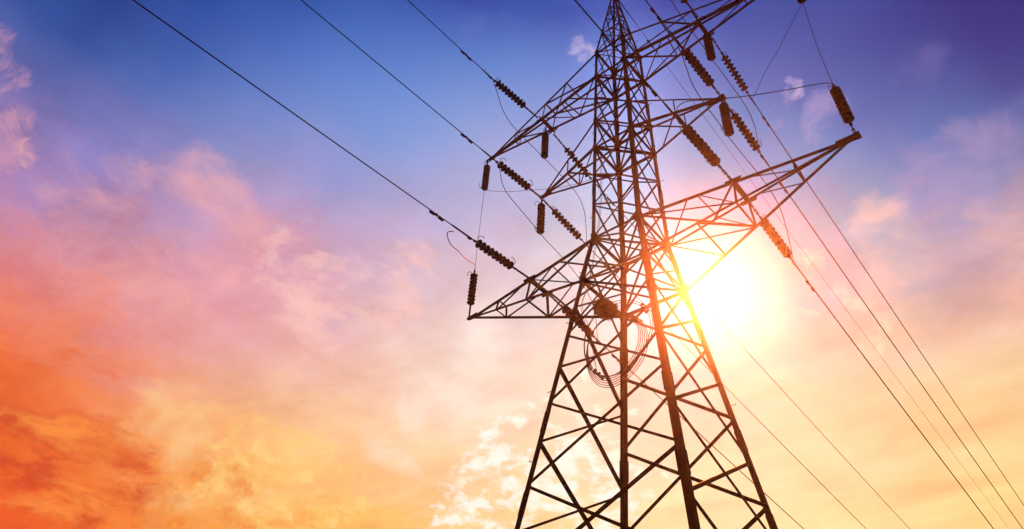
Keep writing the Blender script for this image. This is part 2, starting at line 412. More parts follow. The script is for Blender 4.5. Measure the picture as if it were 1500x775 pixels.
jumper([(6.28, 0, 7.70), (5.6, .63, 7.80), (4.96, 1.31, 7.99), (4.2, 2.1, 8.35), (3.7, 2.8, 8.7), (3.33, 3.25, 8.92)], 'thin jumper wire slanting from the upper right outer insulator down to the upper cable', .009)

# ---------------------------------------------------------------- spare cable coil, down-lead and nest
coil = link('cable_coil', None); coil.location = up((-1.5, 1.2, -.5))
tag(coil, 'loose round coil of spare thin cable strapped behind the far tower leg', 'cable coil')
m = MB()
def ring(cx, cz, a, b, tilt, y, w, ph):
    P = []
    for i in range(65):
        t = 2 * math.pi * i / 64
        e = 1 + w * math.sin(3 * t + ph)
        X = math.cos(t) * a * e; Z = math.sin(t) * b * e
        P.append((cx + X * math.cos(tilt) - Z * math.sin(tilt), y + .03 * math.sin(2 * t + ph), cz + X * math.sin(tilt) + Z * math.cos(tilt)))
    return P
for i in range(6): m.tube(ring(-.02 + .01 * i, -.12 - .025 * i, .86 + .035 * i, .98 + .045 * i, .10, .01 * i, .02, .5 + .2 * i), .0125, 5, False)
m.build('cable_loop', M_WIRE, coil)
for k in range(2):
    m = MB(); m.tube(ring(.06, .13 + .04 * k, 1.12 + .05 * k, 1.2 + .05 * k, .1, .05 + .02 * k, .025, 1 + .4 * k), .0125, 5, False); m.build('cable_loop', M_WIRE, coil)
def strap(c, d, L):
    m = MB(); c = V(c); d = V(d).normalized(); q = d.cross(V((0, 1, 0)))
    m.tube([c - d * L / 2, c + d * L / 2], .028, 6)
    for k in (-.4, 0, .4): m.box(c + d * L * k + q * .05, q, (0, 1, 0), d, .10, .06, .05)
    m.build('strap_clamp', M_FIT, coil)
strap((-.56, .02, -.92), (.6, 0, -.7), .5); strap((.78, .02, .40), (.55, 0, -.6), .42); strap((1.02, .05, .72), (.3, 0, -.7), .4)
# fibre down-lead following the left face
m = MB()
for k in (0, 1):
    o = .05 * k
    P = [(-.05 - o, -.1, 14.9), (-.32 - o, -.1, 12.6), (-.66 - o, -.02, 10.9), (-.70 - o, -.08, 9.0), (-.76 - o, -.14, 6.0), (-.80 - o, -.24, 3.4), (-.9 - o, -.42, 1.62), (-1.06 - o, -.60 + .04 * k, .2), (-1.18 - o, -.72, -.6), (-1.35 - o, -.1, -1.1), (-2.05 + o, 1.12, -1.45)]
    m.tube(smooth_path([up(p) for p in P], 8), .007, 5)
tag(m.build('down_lead', M_WIRE), 'pair of thin cables running down inside the left face of the tower', 'cable')

nest = link('bird_nest', None); NC = up((-1.08, .24, -.13)); nest.location = NC
tag(nest, 'dark ragged clump of twigs like a bird nest lodged by the lower left arm root', 'nest')
m = MB()
for i in range(620):
    # twigs laid round a flattened bowl
    t = random.uniform(0, 2 * math.pi); rr = .40 * math.sqrt(random.random()); h = random.uniform(-.2, .2) * math.sqrt(max(0, 1 - (rr / .44) ** 2))
    c = V((math.cos(t) * rr * .72, math.sin(t) * rr * 1.0, h))
    d = V((-math.sin(t) + random.gauss(0, .5), math.cos(t) + random.gauss(0, .5), random.gauss(0, .3))).normalized()
    L = random.uniform(.12, .34); bend = V((random.gauss(0, .03), random.gauss(0, .03), random.gauss(0, .03)))
    m.tube([c - d * L / 2, c + bend, c + d * L / 2], [.004, .011, .004], 4)
m.build('twigs', M_TWIG, nest)
m = MB(); ICO = []
for i in range(9):
    for j in range(14):
        a = math.pi * i / 8; b = 2 * math.pi * j / 14; e = 1 + random.uniform(-.12, .12)
        ICO.append((.21 * e * math.sin(a) * math.cos(b), .29 * e * math.sin(a) * math.sin(b), .145 * e * math.cos(a)))
m.add(ICO, [(i * 14 + j, (i + 1) * 14 + j, (i + 1) * 14 + (j + 1) % 14, i * 14 + (j + 1) % 14) for i in range(8) for j in range(14)])
m.build('packed_core', M_TWIG, nest)

# ---------------------------------------------------------------- ground
m = MB(); N = 60; R = 1500.0
xs = [R * (2 * i / N - 1) * abs(2 * i / N - 1) for i in range(N + 1)]
vs = [(x, y, -.15 + .14 * math.sin(x * .05) * math.cos(y * .04) - .002) for y in xs for x in xs]
m.add(vs, [(j * (N + 1) + i, j * (N + 1) + i + 1, (j + 1) * (N + 1) + i + 1, (j + 1) * (N + 1) + i) for j in range(N) for i in range(N)], True)
tag(m.build('ground', M_SOIL), kind='structure')

# ---------------------------------------------------------------- camera
C = V((7.644, -13.045, -12.046 + GZ))
Rt, Up, Fw = V((.76241778, .64449718, .05781448)), V((.38426915, -.52283418, .76090843)), V((-.52063073, .55791379, .64627846))
cam = bpy.data.cameras.new('camera'); cam.lens = 24.932; cam.sensor_width = 36; cam.clip_start = .05; cam.clip_end = 6000
co = link('camera', cam)
co.matrix_world = Matrix(((Rt.x, Up.x, -Fw.x, C.x), (Rt.y, Up.y, -Fw.y, C.y), (Rt.z, Up.z, -Fw.z, C.z), (0, 0, 0, 1)))
S.camera = co

# ---------------------------------------------------------------- sun
SUN = V((-.31135, .73070, .60757)).normalized()
SUN_EL, SUN_AZ = math.asin(SUN.z), math.atan2(SUN.x, SUN.y)
sl = bpy.data.lights.new('sun', 'SUN'); sl.energy = 5.0; sl.angle = math.radians(.5); sl.color = (1.0, .22, .05)
so = link('sun', sl); so.rotation_euler = (-SUN).to_track_quat('-Z', 'Y').to_euler(); so.location = (0, 0, 60)

# ---------------------------------------------------------------- haze, added to spread the sun's orange lens glare over the tower
m = MB(); m.box((0, 0, 14.4), (1, 0, 0), (0, 1, 0), (0, 0, 1), 3100, 3100, 32.8)
hz = m.build('haze', None) if False else link('haze', m.mesh('haze', M_FIT)); hz.data.materials.clear()
hm = bpy.data.materials.new('glare_haze'); hm.use_nodes = True; nt = hm.node_tree; nt.nodes.clear()
out = nt.nodes.new('ShaderNodeOutputMaterial'); pv = nt.nodes.new('ShaderNodeVolumePrincipled')
pv.inputs['Color'].default_value = (1, .82, .62, 1); pv.inputs['Density'].default_value = .00062; pv.inputs['Anisotropy'].default_value = .955
nt.links.new(pv.outputs['Volume'], out.inputs['Volume']); hz.data.materials.append(hm)
tag(hz, kind='stuff')

# ---------------------------------------------------------------- sky
EXPO = 2.0
#SKYDATA
AZS = [-105.0, -97.5, -90.0, -82.5, -75.0, -67.5, -60.0, -52.5, -45.0, -37.5, -30.0, -22.5, -15.0, -7.5, 0.0, 7.5, 15.0]
ELS = [12.0, 16.0, 20.0, 24.0, 28.0, 32.0, 36.0, 40.0, 44.0, 48.0, 52.0, 56.0, 60.0, 64.0, 68.0, 72.0]
SKY = [
    [(0.8432, 0.0929, 0.012), (0.8436, 0.0963, 0.012), (0.8472, 0.1231, 0.012), (0.8371, 0.1334, 0.0277), (0.7148, 0.1908, 0.1787), (0.4041, 0.2083, 0.3992), (0.3376, 0.2012, 0.4236), (0.1004, 0.1284, 0.4038), (0.0256, 0.0733, 0.3162), (0.0129, 0.0375, 0.2293), (0.012, 0.036, 0.2283), (0.012, 0.0549, 0.2979), (0.012, 0.058, 0.3114), (0.012, 0.0604, 0.3285), (0.012, 0.0607, 0.3309), (0.012, 0.0607, 0.3309)],
    [(0.8432, 0.0929, 0.012), (0.8436, 0.0963, 0.012), (0.8472, 0.1231, 0.012), (0.8371, 0.1334, 0.0277), (0.7148, 0.1908, 0.1787), (0.4316, 0.2099, 0.3842), (0.3376, 0.2012, 0.4236), (0.1004, 0.1284, 0.4038), (0.0256, 0.0733, 0.3162), (0.0129, 0.0375, 0.2293), (0.012, 0.0384, 0.237), (0.012, 0.0553, 0.3003), (0.012, 0.06, 0.326), (0.012, 0.0607, 0.3309), (0.012, 0.0607, 0.3309), (0.012, 0.0595, 0.3308)],
    [(0.8432, 0.0929, 0.012), (0.8436, 0.0963, 0.012), (0.8458, 0.1232, 0.012), (0.8371, 0.1334, 0.0277), (0.7423, 0.1924, 0.1636), (0.5963, 0.2194, 0.294), (0.3672, 0.2035, 0.408), (0.1086, 0.1341, 0.4103), (0.0303, 0.0811, 0.3331), (0.0162, 0.048, 0.2596), (0.012, 0.0526, 0.2892), (0.012, 0.058, 0.3114), (0.012, 0.0604, 0.3285), (0.012, 0.0607, 0.3309), (0.012, 0.0583, 0.3307), (0.012, 0.0509, 0.3299)],
    [(0.8432, 0.0929, 0.012), (0.8422, 0.0964, 0.012), (0.8371, 0.1237, 0.012), (0.8436, 0.1468, 0.0341), (0.7414, 0.199, 0.175), (0.6437, 0.2319, 0.2874), (0.4086, 0.2188, 0.4077), (0.1869, 0.1843, 0.4684), (0.0875, 0.1556, 0.4733), (0.0479, 0.1144, 0.4201), (0.0193, 0.0712, 0.3398), (0.012, 0.06, 0.326), (0.012, 0.0607, 0.3309), (0.012, 0.0583, 0.3307), (0.012, 0.0509, 0.3299), (0.012, 0.0485, 0.3297)],
    [(0.8517, 0.1059, 0.012), (0.8507, 0.1094, 0.012), (0.8487, 0.1534, 0.0221), (0.8918, 0.2534, 0.0954), (0.7702, 0.275, 0.2617), (0.7626, 0.3051, 0.3513), (0.5917, 0.279, 0.4033), (0.388, 0.2623, 0.4996), (0.2385, 0.2668, 0.5735), (0.1217, 0.2063, 0.5625), (0.0553, 0.1341, 0.4748), (0.0187, 0.0749, 0.36), (0.012, 0.0583, 0.3307), (0.012, 0.0509, 0.3299), (0.012, 0.0485, 0.3297), (0.012, 0.0485, 0.3297)],
    [(0.92, 0.21, 0.012), (0.9155, 0.2167, 0.0157), (0.8966, 0.3025, 0.0604), (0.9214, 0.4213, 0.1796), (0.8222, 0.3918, 0.3068), (0.7618, 0.3463, 0.3885), (0.7279, 0.3541, 0.4578), (0.5728, 0.3319, 0.5275), (0.3534, 0.3155, 0.5986), (0.1754, 0.2703, 0.6372), (0.0977, 0.206, 0.5978), (0.0418, 0.1268, 0.4625), (0.0147, 0.0578, 0.3435), (0.012, 0.0485, 0.3297), (0.012, 0.0485, 0.3297), (0.012, 0.0485, 0.3297)],
    [(0.9286, 0.223, 0.012), (0.9351, 0.2808, 0.0323), (0.949, 0.4421, 0.0958), (0.9361, 0.5081, 0.2061), (0.8788, 0.5038, 0.3286), (0.781, 0.4241, 0.4251), (0.7341, 0.4279, 0.5219), (0.57, 0.3935, 0.5957), (0.3499, 0.3498, 0.6619), (0.1922, 0.3091, 0.6928), (0.1286, 0.252, 0.6531), (0.0649, 0.1665, 0.5328), (0.0171, 0.0605, 0.353), (0.012, 0.0483, 0.3314), (0.012, 0.0483, 0.3314), (0.012, 0.0483, 0.3314)],
    [(0.9351, 0.2927, 0.0453), (0.953, 0.489, 0.118), (0.9577, 0.5447, 0.1497), (0.9389, 0.5494, 0.2634), (0.9054, 0.5731, 0.3871), (0.8504, 0.5548, 0.4709), (0.7964, 0.5433, 0.5505), (0.6056, 0.463, 0.6196), (0.3941, 0.3943, 0.6738), (0.2564, 0.3532, 0.7048), (0.1721, 0.2922, 0.6734), (0.0882, 0.199, 0.5786), (0.0197, 0.0649, 0.3737), (0.012, 0.0489, 0.3489), (0.012, 0.0489, 0.3489), (0.012, 0.0489, 0.3489)],
    [(0.961, 0.5663, 0.2127), (0.964, 0.599, 0.2248), (0.9619, 0.6074, 0.2453), (0.9405, 0.6584, 0.3986), (0.8985, 0.6738, 0.4891), (0.8398, 0.6623, 0.5258), (0.7614, 0.6121, 0.5698), (0.6199, 0.5009, 0.6016), (0.4466, 0.4364, 0.6593), (0.3415, 0.3985, 0.6867), (0.2164, 0.3228, 0.6769), (0.1045, 0.2253, 0.6165), (0.0214, 0.083, 0.4069), (0.0124, 0.066, 0.3806), (0.0124, 0.066, 0.3806), (0.0124, 0.066, 0.3806)],
    [(0.9686, 0.6916, 0.3205), (0.9686, 0.6916, 0.3205), (0.9659, 0.6942, 0.3323), (0.9376, 0.714, 0.4377), (0.8725, 0.6923, 0.5134), (0.7586, 0.5918, 0.5007), (0.595, 0.5524, 0.573), (0.4568, 0.5042, 0.6325), (0.3762, 0.441, 0.6788), (0.3657, 0.432, 0.7169), (0.2319, 0.33, 0.692), (0.1211, 0.2286, 0.6398), (0.0265, 0.0827, 0.4086), (0.0171, 0.0676, 0.3848), (0.0171, 0.0676, 0.3848), (0.0171, 0.0676, 0.3848)],
    [(0.9695, 0.7329, 0.3629), (0.9695, 0.7329, 0.3629), (0.9662, 0.729, 0.3674), (0.9315, 0.6852, 0.4147), (0.8487, 0.5852, 0.4685), (0.7006, 0.4351, 0.5043), (0.4849, 0.5549, 0.74), (0.2828, 0.6978, 0.9421), (0.2165, 0.5572, 0.9015), (0.3384, 0.5041, 0.9338), (0.3062, 0.4279, 0.9138), (0.1904, 0.3229, 0.8679), (0.0475, 0.1122, 0.4801), (0.0285, 0.0833, 0.4222), (0.0285, 0.0833, 0.4222), (0.0285, 0.0833, 0.4222)],
    [(0.9662, 0.7536, 0.3744), (0.9662, 0.7536, 0.3744), (0.9623, 0.7402, 0.3762), (0.9212, 0.6309, 0.3938), (0.8236, 0.4538, 0.3873), (0.6505, 0.221, 0.3525), (0.4023, 0.295, 0.4177), (0.1756, 0.4005, 0.4914), (0.0458, 0.322, 0.5532), (0.064, 0.2521, 0.6137), (0.1284, 0.2406, 0.6075), (0.086, 0.1799, 0.5573), (0.0208, 0.0597, 0.3649), (0.014, 0.0462, 0.3444), (0.014, 0.0462, 0.3444), (0.014, 0.0462, 0.3444)],
    [(0.9608, 0.7069, 0.317), (0.9608, 0.7069, 0.317), (0.9562, 0.7004, 0.3206), (0.9094, 0.64, 0.3521), (0.7995, 0.5342, 0.3614), (0.6018, 0.3704, 0.3905), (0.2984, 0.1965, 0.3839), (0.0648, 0.2698, 0.4884), (0.0171, 0.2227, 0.5475), (0.0146, 0.1783, 0.5482), (0.039, 0.1543, 0.4941), (0.0225, 0.0959, 0.4133), (0.0122, 0.0476, 0.3405), (0.012, 0.0412, 0.3339), (0.012, 0.0412, 0.3339), (0.012, 0.0412, 0.3339)],
    [(0.9569, 0.6442, 0.2393), (0.9569, 0.6442, 0.2393), (0.9522, 0.6463, 0.2474), (0.9037, 0.6478, 0.3077), (0.7984, 0.595, 0.3301), (0.6617, 0.5527, 0.4267), (0.4137, 0.3853, 0.4479), (0.1447, 0.2912, 0.5295), (0.0553, 0.2274, 0.5639), (0.018, 0.1597, 0.4926), (0.0146, 0.0966, 0.3973), (0.0122, 0.0646, 0.3424), (0.012, 0.0552, 0.3297), (0.012, 0.0447, 0.3328), (0.012, 0.0412, 0.3339), (0.012, 0.0412, 0.3339)],
    [(0.9565, 0.637, 0.2304), (0.9565, 0.637, 0.2304), (0.9517, 0.6391, 0.2385), (0.9031, 0.6493, 0.3033), (0.823, 0.5801, 0.3299), (0.7964, 0.5057, 0.4014), (0.5172, 0.365, 0.4401), (0.181, 0.2402, 0.5024), (0.0376, 0.164, 0.4724), (0.0131, 0.0882, 0.3599), (0.012, 0.0511, 0.3017), (0.012, 0.0531, 0.3116), (0.012, 0.0587, 0.3286), (0.012, 0.0552, 0.3297), (0.012, 0.0447, 0.3328), (0.012, 0.0412, 0.3339)],
    [(0.9565, 0.637, 0.2304), (0.9565, 0.637, 0.2304), (0.9517, 0.6391, 0.2385), (0.9082, 0.6402, 0.3124), (0.8539, 0.5253, 0.3844), (0.8215, 0.4862, 0.4058), (0.5277, 0.3591, 0.4385), (0.1682, 0.1982, 0.444), (0.0278, 0.0596, 0.2838), (0.012, 0.0251, 0.2165), (0.012, 0.0197, 0.2051), (0.012, 0.0251, 0.2218), (0.012, 0.0503, 0.3019), (0.012, 0.0587, 0.3286), (0.012, 0.0552, 0.3297), (0.012, 0.0447, 0.3328)],
    [(0.9565, 0.637, 0.2304), (0.9565, 0.637, 0.2304), (0.9517, 0.6391, 0.2385), (0.9082, 0.6402, 0.3124), (0.8591, 0.5161, 0.3935), (0.8215, 0.4862, 0.4058), (0.5128, 0.3391, 0.4111), (0.079, 0.0781, 0.2798), (0.012, 0.0241, 0.2288), (0.012, 0.0191, 0.2015), (0.012, 0.0169, 0.1954), (0.012, 0.0167, 0.195), (0.012, 0.0251, 0.2218), (0.012, 0.0545, 0.3153), (0.012, 0.0587, 0.3286), (0.012, 0.057, 0.3292)],
]
#SKYEND
W = bpy.data.worlds.new('World'); S.world = W; W.use_nodes = True
nt = W.node_tree; nt.nodes.clear(); nn = nt.nodes.new; ln = nt.links.new
def math_(op, a, b=None, c=None, clamp=False):
    n = nn('ShaderNodeMath'); n.operation = op; n.use_clamp = clamp
    for i, v in enumerate((a, b, c)):
        if v is None: continue
        if isinstance(v, (int, float)): n.inputs[i].default_value = v
        else: ln(v, n.inputs[i])
    return n.outputs[0]
def mixc(fac, a, b, mode='MIX'):
    n = nn('ShaderNodeMix'); n.data_type = 'RGBA'; n.blend_type = mode; n.clamp_factor = True
    for s, v in ((n.inputs[0], fac), (n.inputs[6], a), (n.inputs[7], b)):
        if isinstance(v, (int, float)): s.default_value = v
        elif isinstance(v, tuple): s.default_value = (*v, 1)
        else: ln(v, s)
    return n.outputs[2]
tc = nn('ShaderNodeTexCoord'); D = tc.outputs['Generated']
nv = nn('ShaderNodeVectorMath'); nv.operation = 'NORMALIZE'; ln(D, nv.inputs[0]); D = nv.outputs[0]
sp = nn('ShaderNodeSeparateXYZ'); ln(D, sp.inputs[0]); X, Y, Zc = sp.outputs
def dotdir(v):
    n = nn('ShaderNodeVectorMath'); n.operation = 'DOT_PRODUCT'; ln(D, n.inputs[0]); n.inputs[1].default_value = v; return n.outputs['Value']
# cloud space: the direction met with a flat layer overhead
zc = math_('MAXIMUM', Zc, .08)
cb = nn('ShaderNodeCombineXYZ'); ln(math_('DIVIDE', X, zc), cb.inputs[0]); ln(math_('DIVIDE', Y, zc), cb.inputs[1])
CL = cb.outputs[0]
def noise(vec, scale, detail=6, rough=.6, dist=0.0, off=(0, 0, 0), stretch=(1, 1, 1), rot=0.0):
    mp = nn('ShaderNodeMapping'); mp.inputs['Location'].default_value = off; mp.inputs['Scale'].default_value = stretch; mp.inputs['Rotation'].default_value = (0, 0, rot)
    ln(vec, mp.inputs[0])
    n = nn('ShaderNodeTexNoise'); n.inputs['Scale'].default_value = scale; n.inputs['Detail'].default_value = detail
    n.inputs['Roughness'].default_value = rough; n.inputs['Distortion'].default_value = dist
    ln(mp.outputs[0], n.inputs['Vector']); return n.outputs['Fac'], n.outputs['Color']
def mapr(v, a, b, c=0.0, d=1.0, smooth=True):
    n = nn('ShaderNodeMapRange'); n.interpolation_type = 'SMOOTHSTEP' if smooth else 'LINEAR'; n.clamp = True
    ln(v, n.inputs[0])
    for i, q in enumerate((a, b, c, d)): n.inputs[i + 1].default_value = q
    return n.outputs[0]
# azimuth and elevation, gently wavered so that the colour bands are not straight
wf, wc = noise(CL, 1.1, 4, .55)
az = math_('MULTIPLY', math_('ARCTAN2', X, Y), 180 / math.pi)
el = math_('MULTIPLY', math_('ARCSINE', Zc), 180 / math.pi)
wf2, _ = noise(CL, 2.3, 6, .6, 0, (5.2, 1.3, 0))
wf3, _ = noise(CL, 2.0, 6, .6, 0, (-3.1, 7.7, 0))
amp = mapr(el, 58, 42, .15, 1.0)
el = math_('ADD', el, math_('MULTIPLY', math_('SUBTRACT', wf2, .5), math_('MULTIPLY', amp, 9.0)))
az = math_('ADD', az, math_('MULTIPLY', math_('SUBTRACT', wf3, .5), math_('MULTIPLY', amp, 8.0)))
ef = math_('DIVIDE', math_('SUBTRACT', el, ELS[0]), ELS[-1] - ELS[0], clamp=True)
cur = None
for i, a in enumerate(AZS):
    r = nn('ShaderNodeValToRGB'); r.color_ramp.interpolation = 'LINEAR'; e = r.color_ramp.elements
    for j, q in enumerate(SKY[i]):
        pos = j / (len(ELS) - 1)
        k = e[j] if j < 2 else e.new(pos)
        k.position = pos
    for j, q in enumerate(SKY[i]): e[j].color = (*q, 1)
    ln(ef, r.inputs[0])
    if cur is None: cur = r.outputs[0]
    else: cur = mixc(mapr(az, AZS[i - 1], a, smooth=False), cur, r.outputs[0])
#CLOUDS
def region(pts):
    """soft patch of sky: a list of (direction, angular radius)"""
    tot = None
    for v, r in pts:
        g = mapr(dotdir(v), math.cos(r * 1.5), math.cos(r * .1))
        tot = g if tot is None else math_('MAXIMUM', tot, g)
    return tot
NZ = {}
def cloud(c, pts, scale, lo, hi, col, op, off, detail=5, rough=.62, dist=.35, stretch=(1, 1, 1), bias=.35):
    key = (scale, stretch)
    if key not in NZ: NZ[key] = noise(D, scale, detail, rough, dist, off, stretch)[0]
    n = NZ[key]
    m = region(pts)
    v = math_('ADD', n, math_('MULTIPLY', math_('SUBTRACT', m, 1.0), bias))
    return mixc(math_('MULTIPLY', mapr(v, lo, hi), op), c, col)
def L_(r, g, b): return tuple(((q / 255 + .055) / 1.055) ** 2.4 for q in (r, g, b))
# broad veils: soft brightening and darkening along the wind direction
vn, _ = noise(CL, 1.6, 6, .62, .3, (2.2, .4, 0), (1, 2.4, 1), .6)
vn2, _ = noise(D, 9.0, 6, .62, .3, (.3, 4.1, 1.7), (1, 1, 2.2))
low = mapr(el, 52, 36, .0, 1.0)
k = math_('MULTIPLY', math_('ADD', math_('SUBTRACT', vn, .5), math_('MULTIPLY', math_('SUBTRACT', vn2, .5), .8)), low)
veil = nn('ShaderNodeMix'); veil.data_type = 'RGBA'; veil.blend_type = 'MULTIPLY'; veil.clamp_factor = False; veil.inputs[0].default_value = 1.0
vc = nn('ShaderNodeCombineColor')
for i, q in enumerate((.35, .75, .95)): ln(math_('ADD', 1.0, math_('MULTIPLY', k, q)), vc.inputs[i])
ln(cur, veil.inputs[6]); ln(vc.outputs[0], veil.inputs[7]); cur = veil.outputs[2]
cur = cloud(cur, [((-0.8913, 0.1628, 0.4231), 0.1111), ((-0.8859, 0.135, 0.4438), 0.0833), ((-0.874, 0.2254, 0.4305), 0.0833)], 9.0, 0.4, 0.7, L_(*(252, 142, 88)), 0.6, (3.3, 2, 1.4), stretch=(1, 1, 2.4), rough=0.64, dist=0.3)
cur = cloud(cur, [((-0.9164, 0.1922, 0.3511), 0.0833), ((-0.8984, 0.2285, 0.375), 0.0833), ((-0.9177, 0.1558, 0.3653), 0.0648)], 9.0, 0.43, 0.6, L_(*(214, 76, 34)), 0.7, (3.3, 2, 1.4), stretch=(1, 1, 2.4), rough=0.64, dist=0.3)
cur = cloud(cur, [((-0.9285, 0.2237, 0.2963), 0.1111), ((-0.9047, 0.2811, 0.32), 0.0926), ((-0.884, 0.3378, 0.3232), 0.0648), ((-0.9392, 0.2111, 0.2707), 0.0833)], 11.0, 0.43, 0.6, L_(*(208, 70, 26)), 0.85, (1.3, 0, 0.4), stretch=(1, 1, 2.2), rough=0.66, dist=0.3)
cur = cloud(cur, [((-0.9042, 0.2538, 0.3434), 0.1204), ((-0.9186, 0.2191, 0.329), 0.0833), ((-0.8794, 0.297, 0.3722), 0.0741)], 9.0, 0.46, 0.7, L_(*(255, 150, 62)), 0.85, (1.3, 0, 0.4), stretch=(1, 1, 2.4), rough=0.66, dist=0.3)
cur = cloud(cur, [((-0.8457, 0.3634, 0.3907), 0.1019), ((-0.8666, 0.3089, 0.392), 0.0741), ((-0.8078, 0.4395, 0.3929), 0.0926)], 7.0, 0.4, 0.7, L_(*(255, 212, 146)), 0.8, (1.3, 2, 0.4), stretch=(1, 1, 1.6), dist=0.3)
cur = cloud(cur, [((-0.8254, 0.4471, 0.3447), 0.1019), ((-0.7909, 0.5085, 0.3405), 0.0833), ((-0.8608, 0.403, 0.3109), 0.0833), ((-0.7629, 0.5569, 0.3285), 0.0648)], 20.0, 0.42, 0.66, L_(*(255, 208, 112)), 0.65, (0.3, 2.7, 1.4), rough=0.66, stretch=(1, 1, 1.4), dist=0.25)
cur = cloud(cur, [((-0.7987, 0.4899, 0.3493), 0.0926), ((-0.7723, 0.5404, 0.3339), 0.0648), ((-0.8354, 0.4196, 0.355), 0.0741)], 36.0, 0.47, 0.66, L_(*(255, 222, 140)), 0.55, (0.9, 2.7, 3.4), rough=0.64, stretch=(1, 1, 1.3), dist=0.25)
cur = cloud(cur, [((-0.8788, 0.3545, 0.3194), 0.0741), ((-0.8882, 0.3194, 0.3303), 0.0556), ((-0.8484, 0.4199, 0.3225), 0.0556), ((-0.8623, 0.408, 0.3001), 0.0556)], 20.0, 0.46, 0.66, L_(*(232, 104, 40)), 0.6, (6.9, 0.7, 3.4), rough=0.66, stretch=(1, 1, 1.4), dist=0.25)
cur = cloud(cur, [((-0.7754, 0.5089, 0.3739), 0.0741), ((-0.8081, 0.496, 0.3177), 0.0556)], 7.0, 0.42, 0.66, L_(*(255, 184, 110)), 0.5, (2, 2, 4))
cur = cloud(cur, [((-0.7856, 0.1416, 0.6023), 0.1111), ((-0.7039, 0.2803, 0.6527), 0.0648), ((-0.6983, 0.3815, 0.6056), 0.0926), ((-0.641, 0.4216, 0.6414), 0.0741)], 6.5, 0.42, 0.7, L_(*(164, 158, 210)), 0.5, (1, 6, 0), stretch=(1.2, 1, 1.8), rough=0.6, dist=0.3)
cur = cloud(cur, [((-0.7489, 0.2147, 0.627), 0.0741), ((-0.7533, 0.2556, 0.6059), 0.0833), ((-0.8197, 0.1444, 0.5542), 0.1111), ((-0.8077, 0.2115, 0.5504), 0.1111), ((-0.7663, 0.311, 0.5622), 0.1019), ((-0.7134, 0.3184, 0.6243), 0.0556)], 8.0, 0.38, 0.76, L_(*(246, 176, 172)), 0.7, (8, 1, 0), stretch=(1.3, 1, 1.7), rough=0.66, dist=0.3)
cur = cloud(cur, [((-0.7157, 0.335, 0.6128), 0.0556), ((-0.7411, 0.3289, 0.5853), 0.0463), ((-0.6703, 0.4467, 0.5926), 0.0833), ((-0.6288, 0.4663, 0.6223), 0.0556), ((-0.7254, 0.4053, 0.5564), 0.0741)], 12.0, 0.42, 0.7, L_(*(252, 200, 192)), 0.8, (1, 6, 0), stretch=(1.2, 1, 1.8), rough=0.66, dist=0.3)
cur = cloud(cur, [((-0.8508, 0.1107, 0.5137), 0.0833), ((-0.8461, 0.0622, 0.5294), 0.0648)], 9.0, 0.42, 0.7, L_(*(232, 138, 130)), 0.5, (3.3, 2, 1.4), stretch=(1, 1, 2.4))
cur = cloud(cur, [((-0.6394, 0.5788, 0.5061), 0.1019), ((-0.5877, 0.5859, 0.558), 0.0741), ((-0.6926, 0.5623, 0.4519), 0.0741)], 7.0, 0.34, 0.74, L_(*(255, 246, 234)), 0.6, (8, 1, 0), stretch=(1.3, 1, 1.7))
cur = cloud(cur, [((-0.6095, 0.6599, 0.4393), 0.0509), ((-0.6337, 0.6728, 0.3818), 0.0648), ((-0.5568, 0.722, 0.4106), 0.0833), ((-0.4976, 0.7197, 0.4841), 0.0556), ((-0.582, 0.7263, 0.3657), 0.0741), ((-0.6839, 0.6364, 0.3568), 0.037), ((-0.513, 0.7698, 0.3798), 0.0556), ((-0.6476, 0.6435, 0.408), 0.0315)], 24.0, 0.45, 0.62, L_(*(255, 250, 238)), 0.95, (3.1, 0.2, 0.6), detail=4, rough=0.58, dist=0.25, stretch=(1, 1, 1.7))
cur = cloud(cur, [((-0.6481, 0.662, 0.3765), 0.0648), ((-0.5879, 0.7024, 0.4011), 0.0926), ((-0.5225, 0.7673, 0.3717), 0.0648), ((-0.5432, 0.7029, 0.4592), 0.0648), ((-0.474, 0.7784, 0.4117), 0.0556), ((-0.6038, 0.6596, 0.4477), 0.0463)], 40.0, 0.46, 0.66, L_(*(255, 253, 240)), 0.7, (0.1, 5.2, 0.6), detail=4, rough=0.56, dist=0.25, stretch=(1, 1, 1.6))
cur = cloud(cur, [((-0.7674, -0.0373, 0.6401), 0.0315), ((-0.7904, -0.0105, 0.6125), 0.0333), ((-0.81, 0.0158, 0.5863), 0.0296), ((-0.7462, -0.0567, 0.6633), 0.0241)], 18.0, 0.36, 0.64, L_(*(206, 150, 180)), 0.7, (5, 5, 1), rough=0.7, dist=1.2, stretch=(1, 1, 0.7), bias=0.5)
cur = cloud(cur, [((-0.7988, -0.0035, 0.6016), 0.037), ((-0.8112, 0.0217, 0.5844), 0.0241)], 34.0, 0.46, 0.66, L_(*(228, 168, 164)), 0.7, (5, 2, 1), rough=0.7, dist=1.0, bias=0.5)
cur = cloud(cur, [((-0.3135, 0.4405, 0.8412), 0.0241)], 36.0, 0.32, 0.56, L_(*(192, 178, 218)), 0.9, (2, 2, 1), bias=0.7, dist=0.4)
cur = cloud(cur, [((-0.1135, 0.6199, 0.7764), 0.0241), ((-0.1267, 0.623, 0.7719), 0.0185)], 44.0, 0.42, 0.66, L_(*(186, 172, 214)), 0.8, (2, 2, 1), bias=0.7, dist=0.4)
cur = cloud(cur, [((-0.1443, 0.6388, 0.7557), 0.0185), ((-0.0921, 0.659, 0.7465), 0.0407), ((-0.1113, 0.6607, 0.7424), 0.0278)], 16.0, 0.4, 0.72, L_(*(184, 166, 212)), 0.6, (6, 8, 1), bias=0.6, dist=0.3)
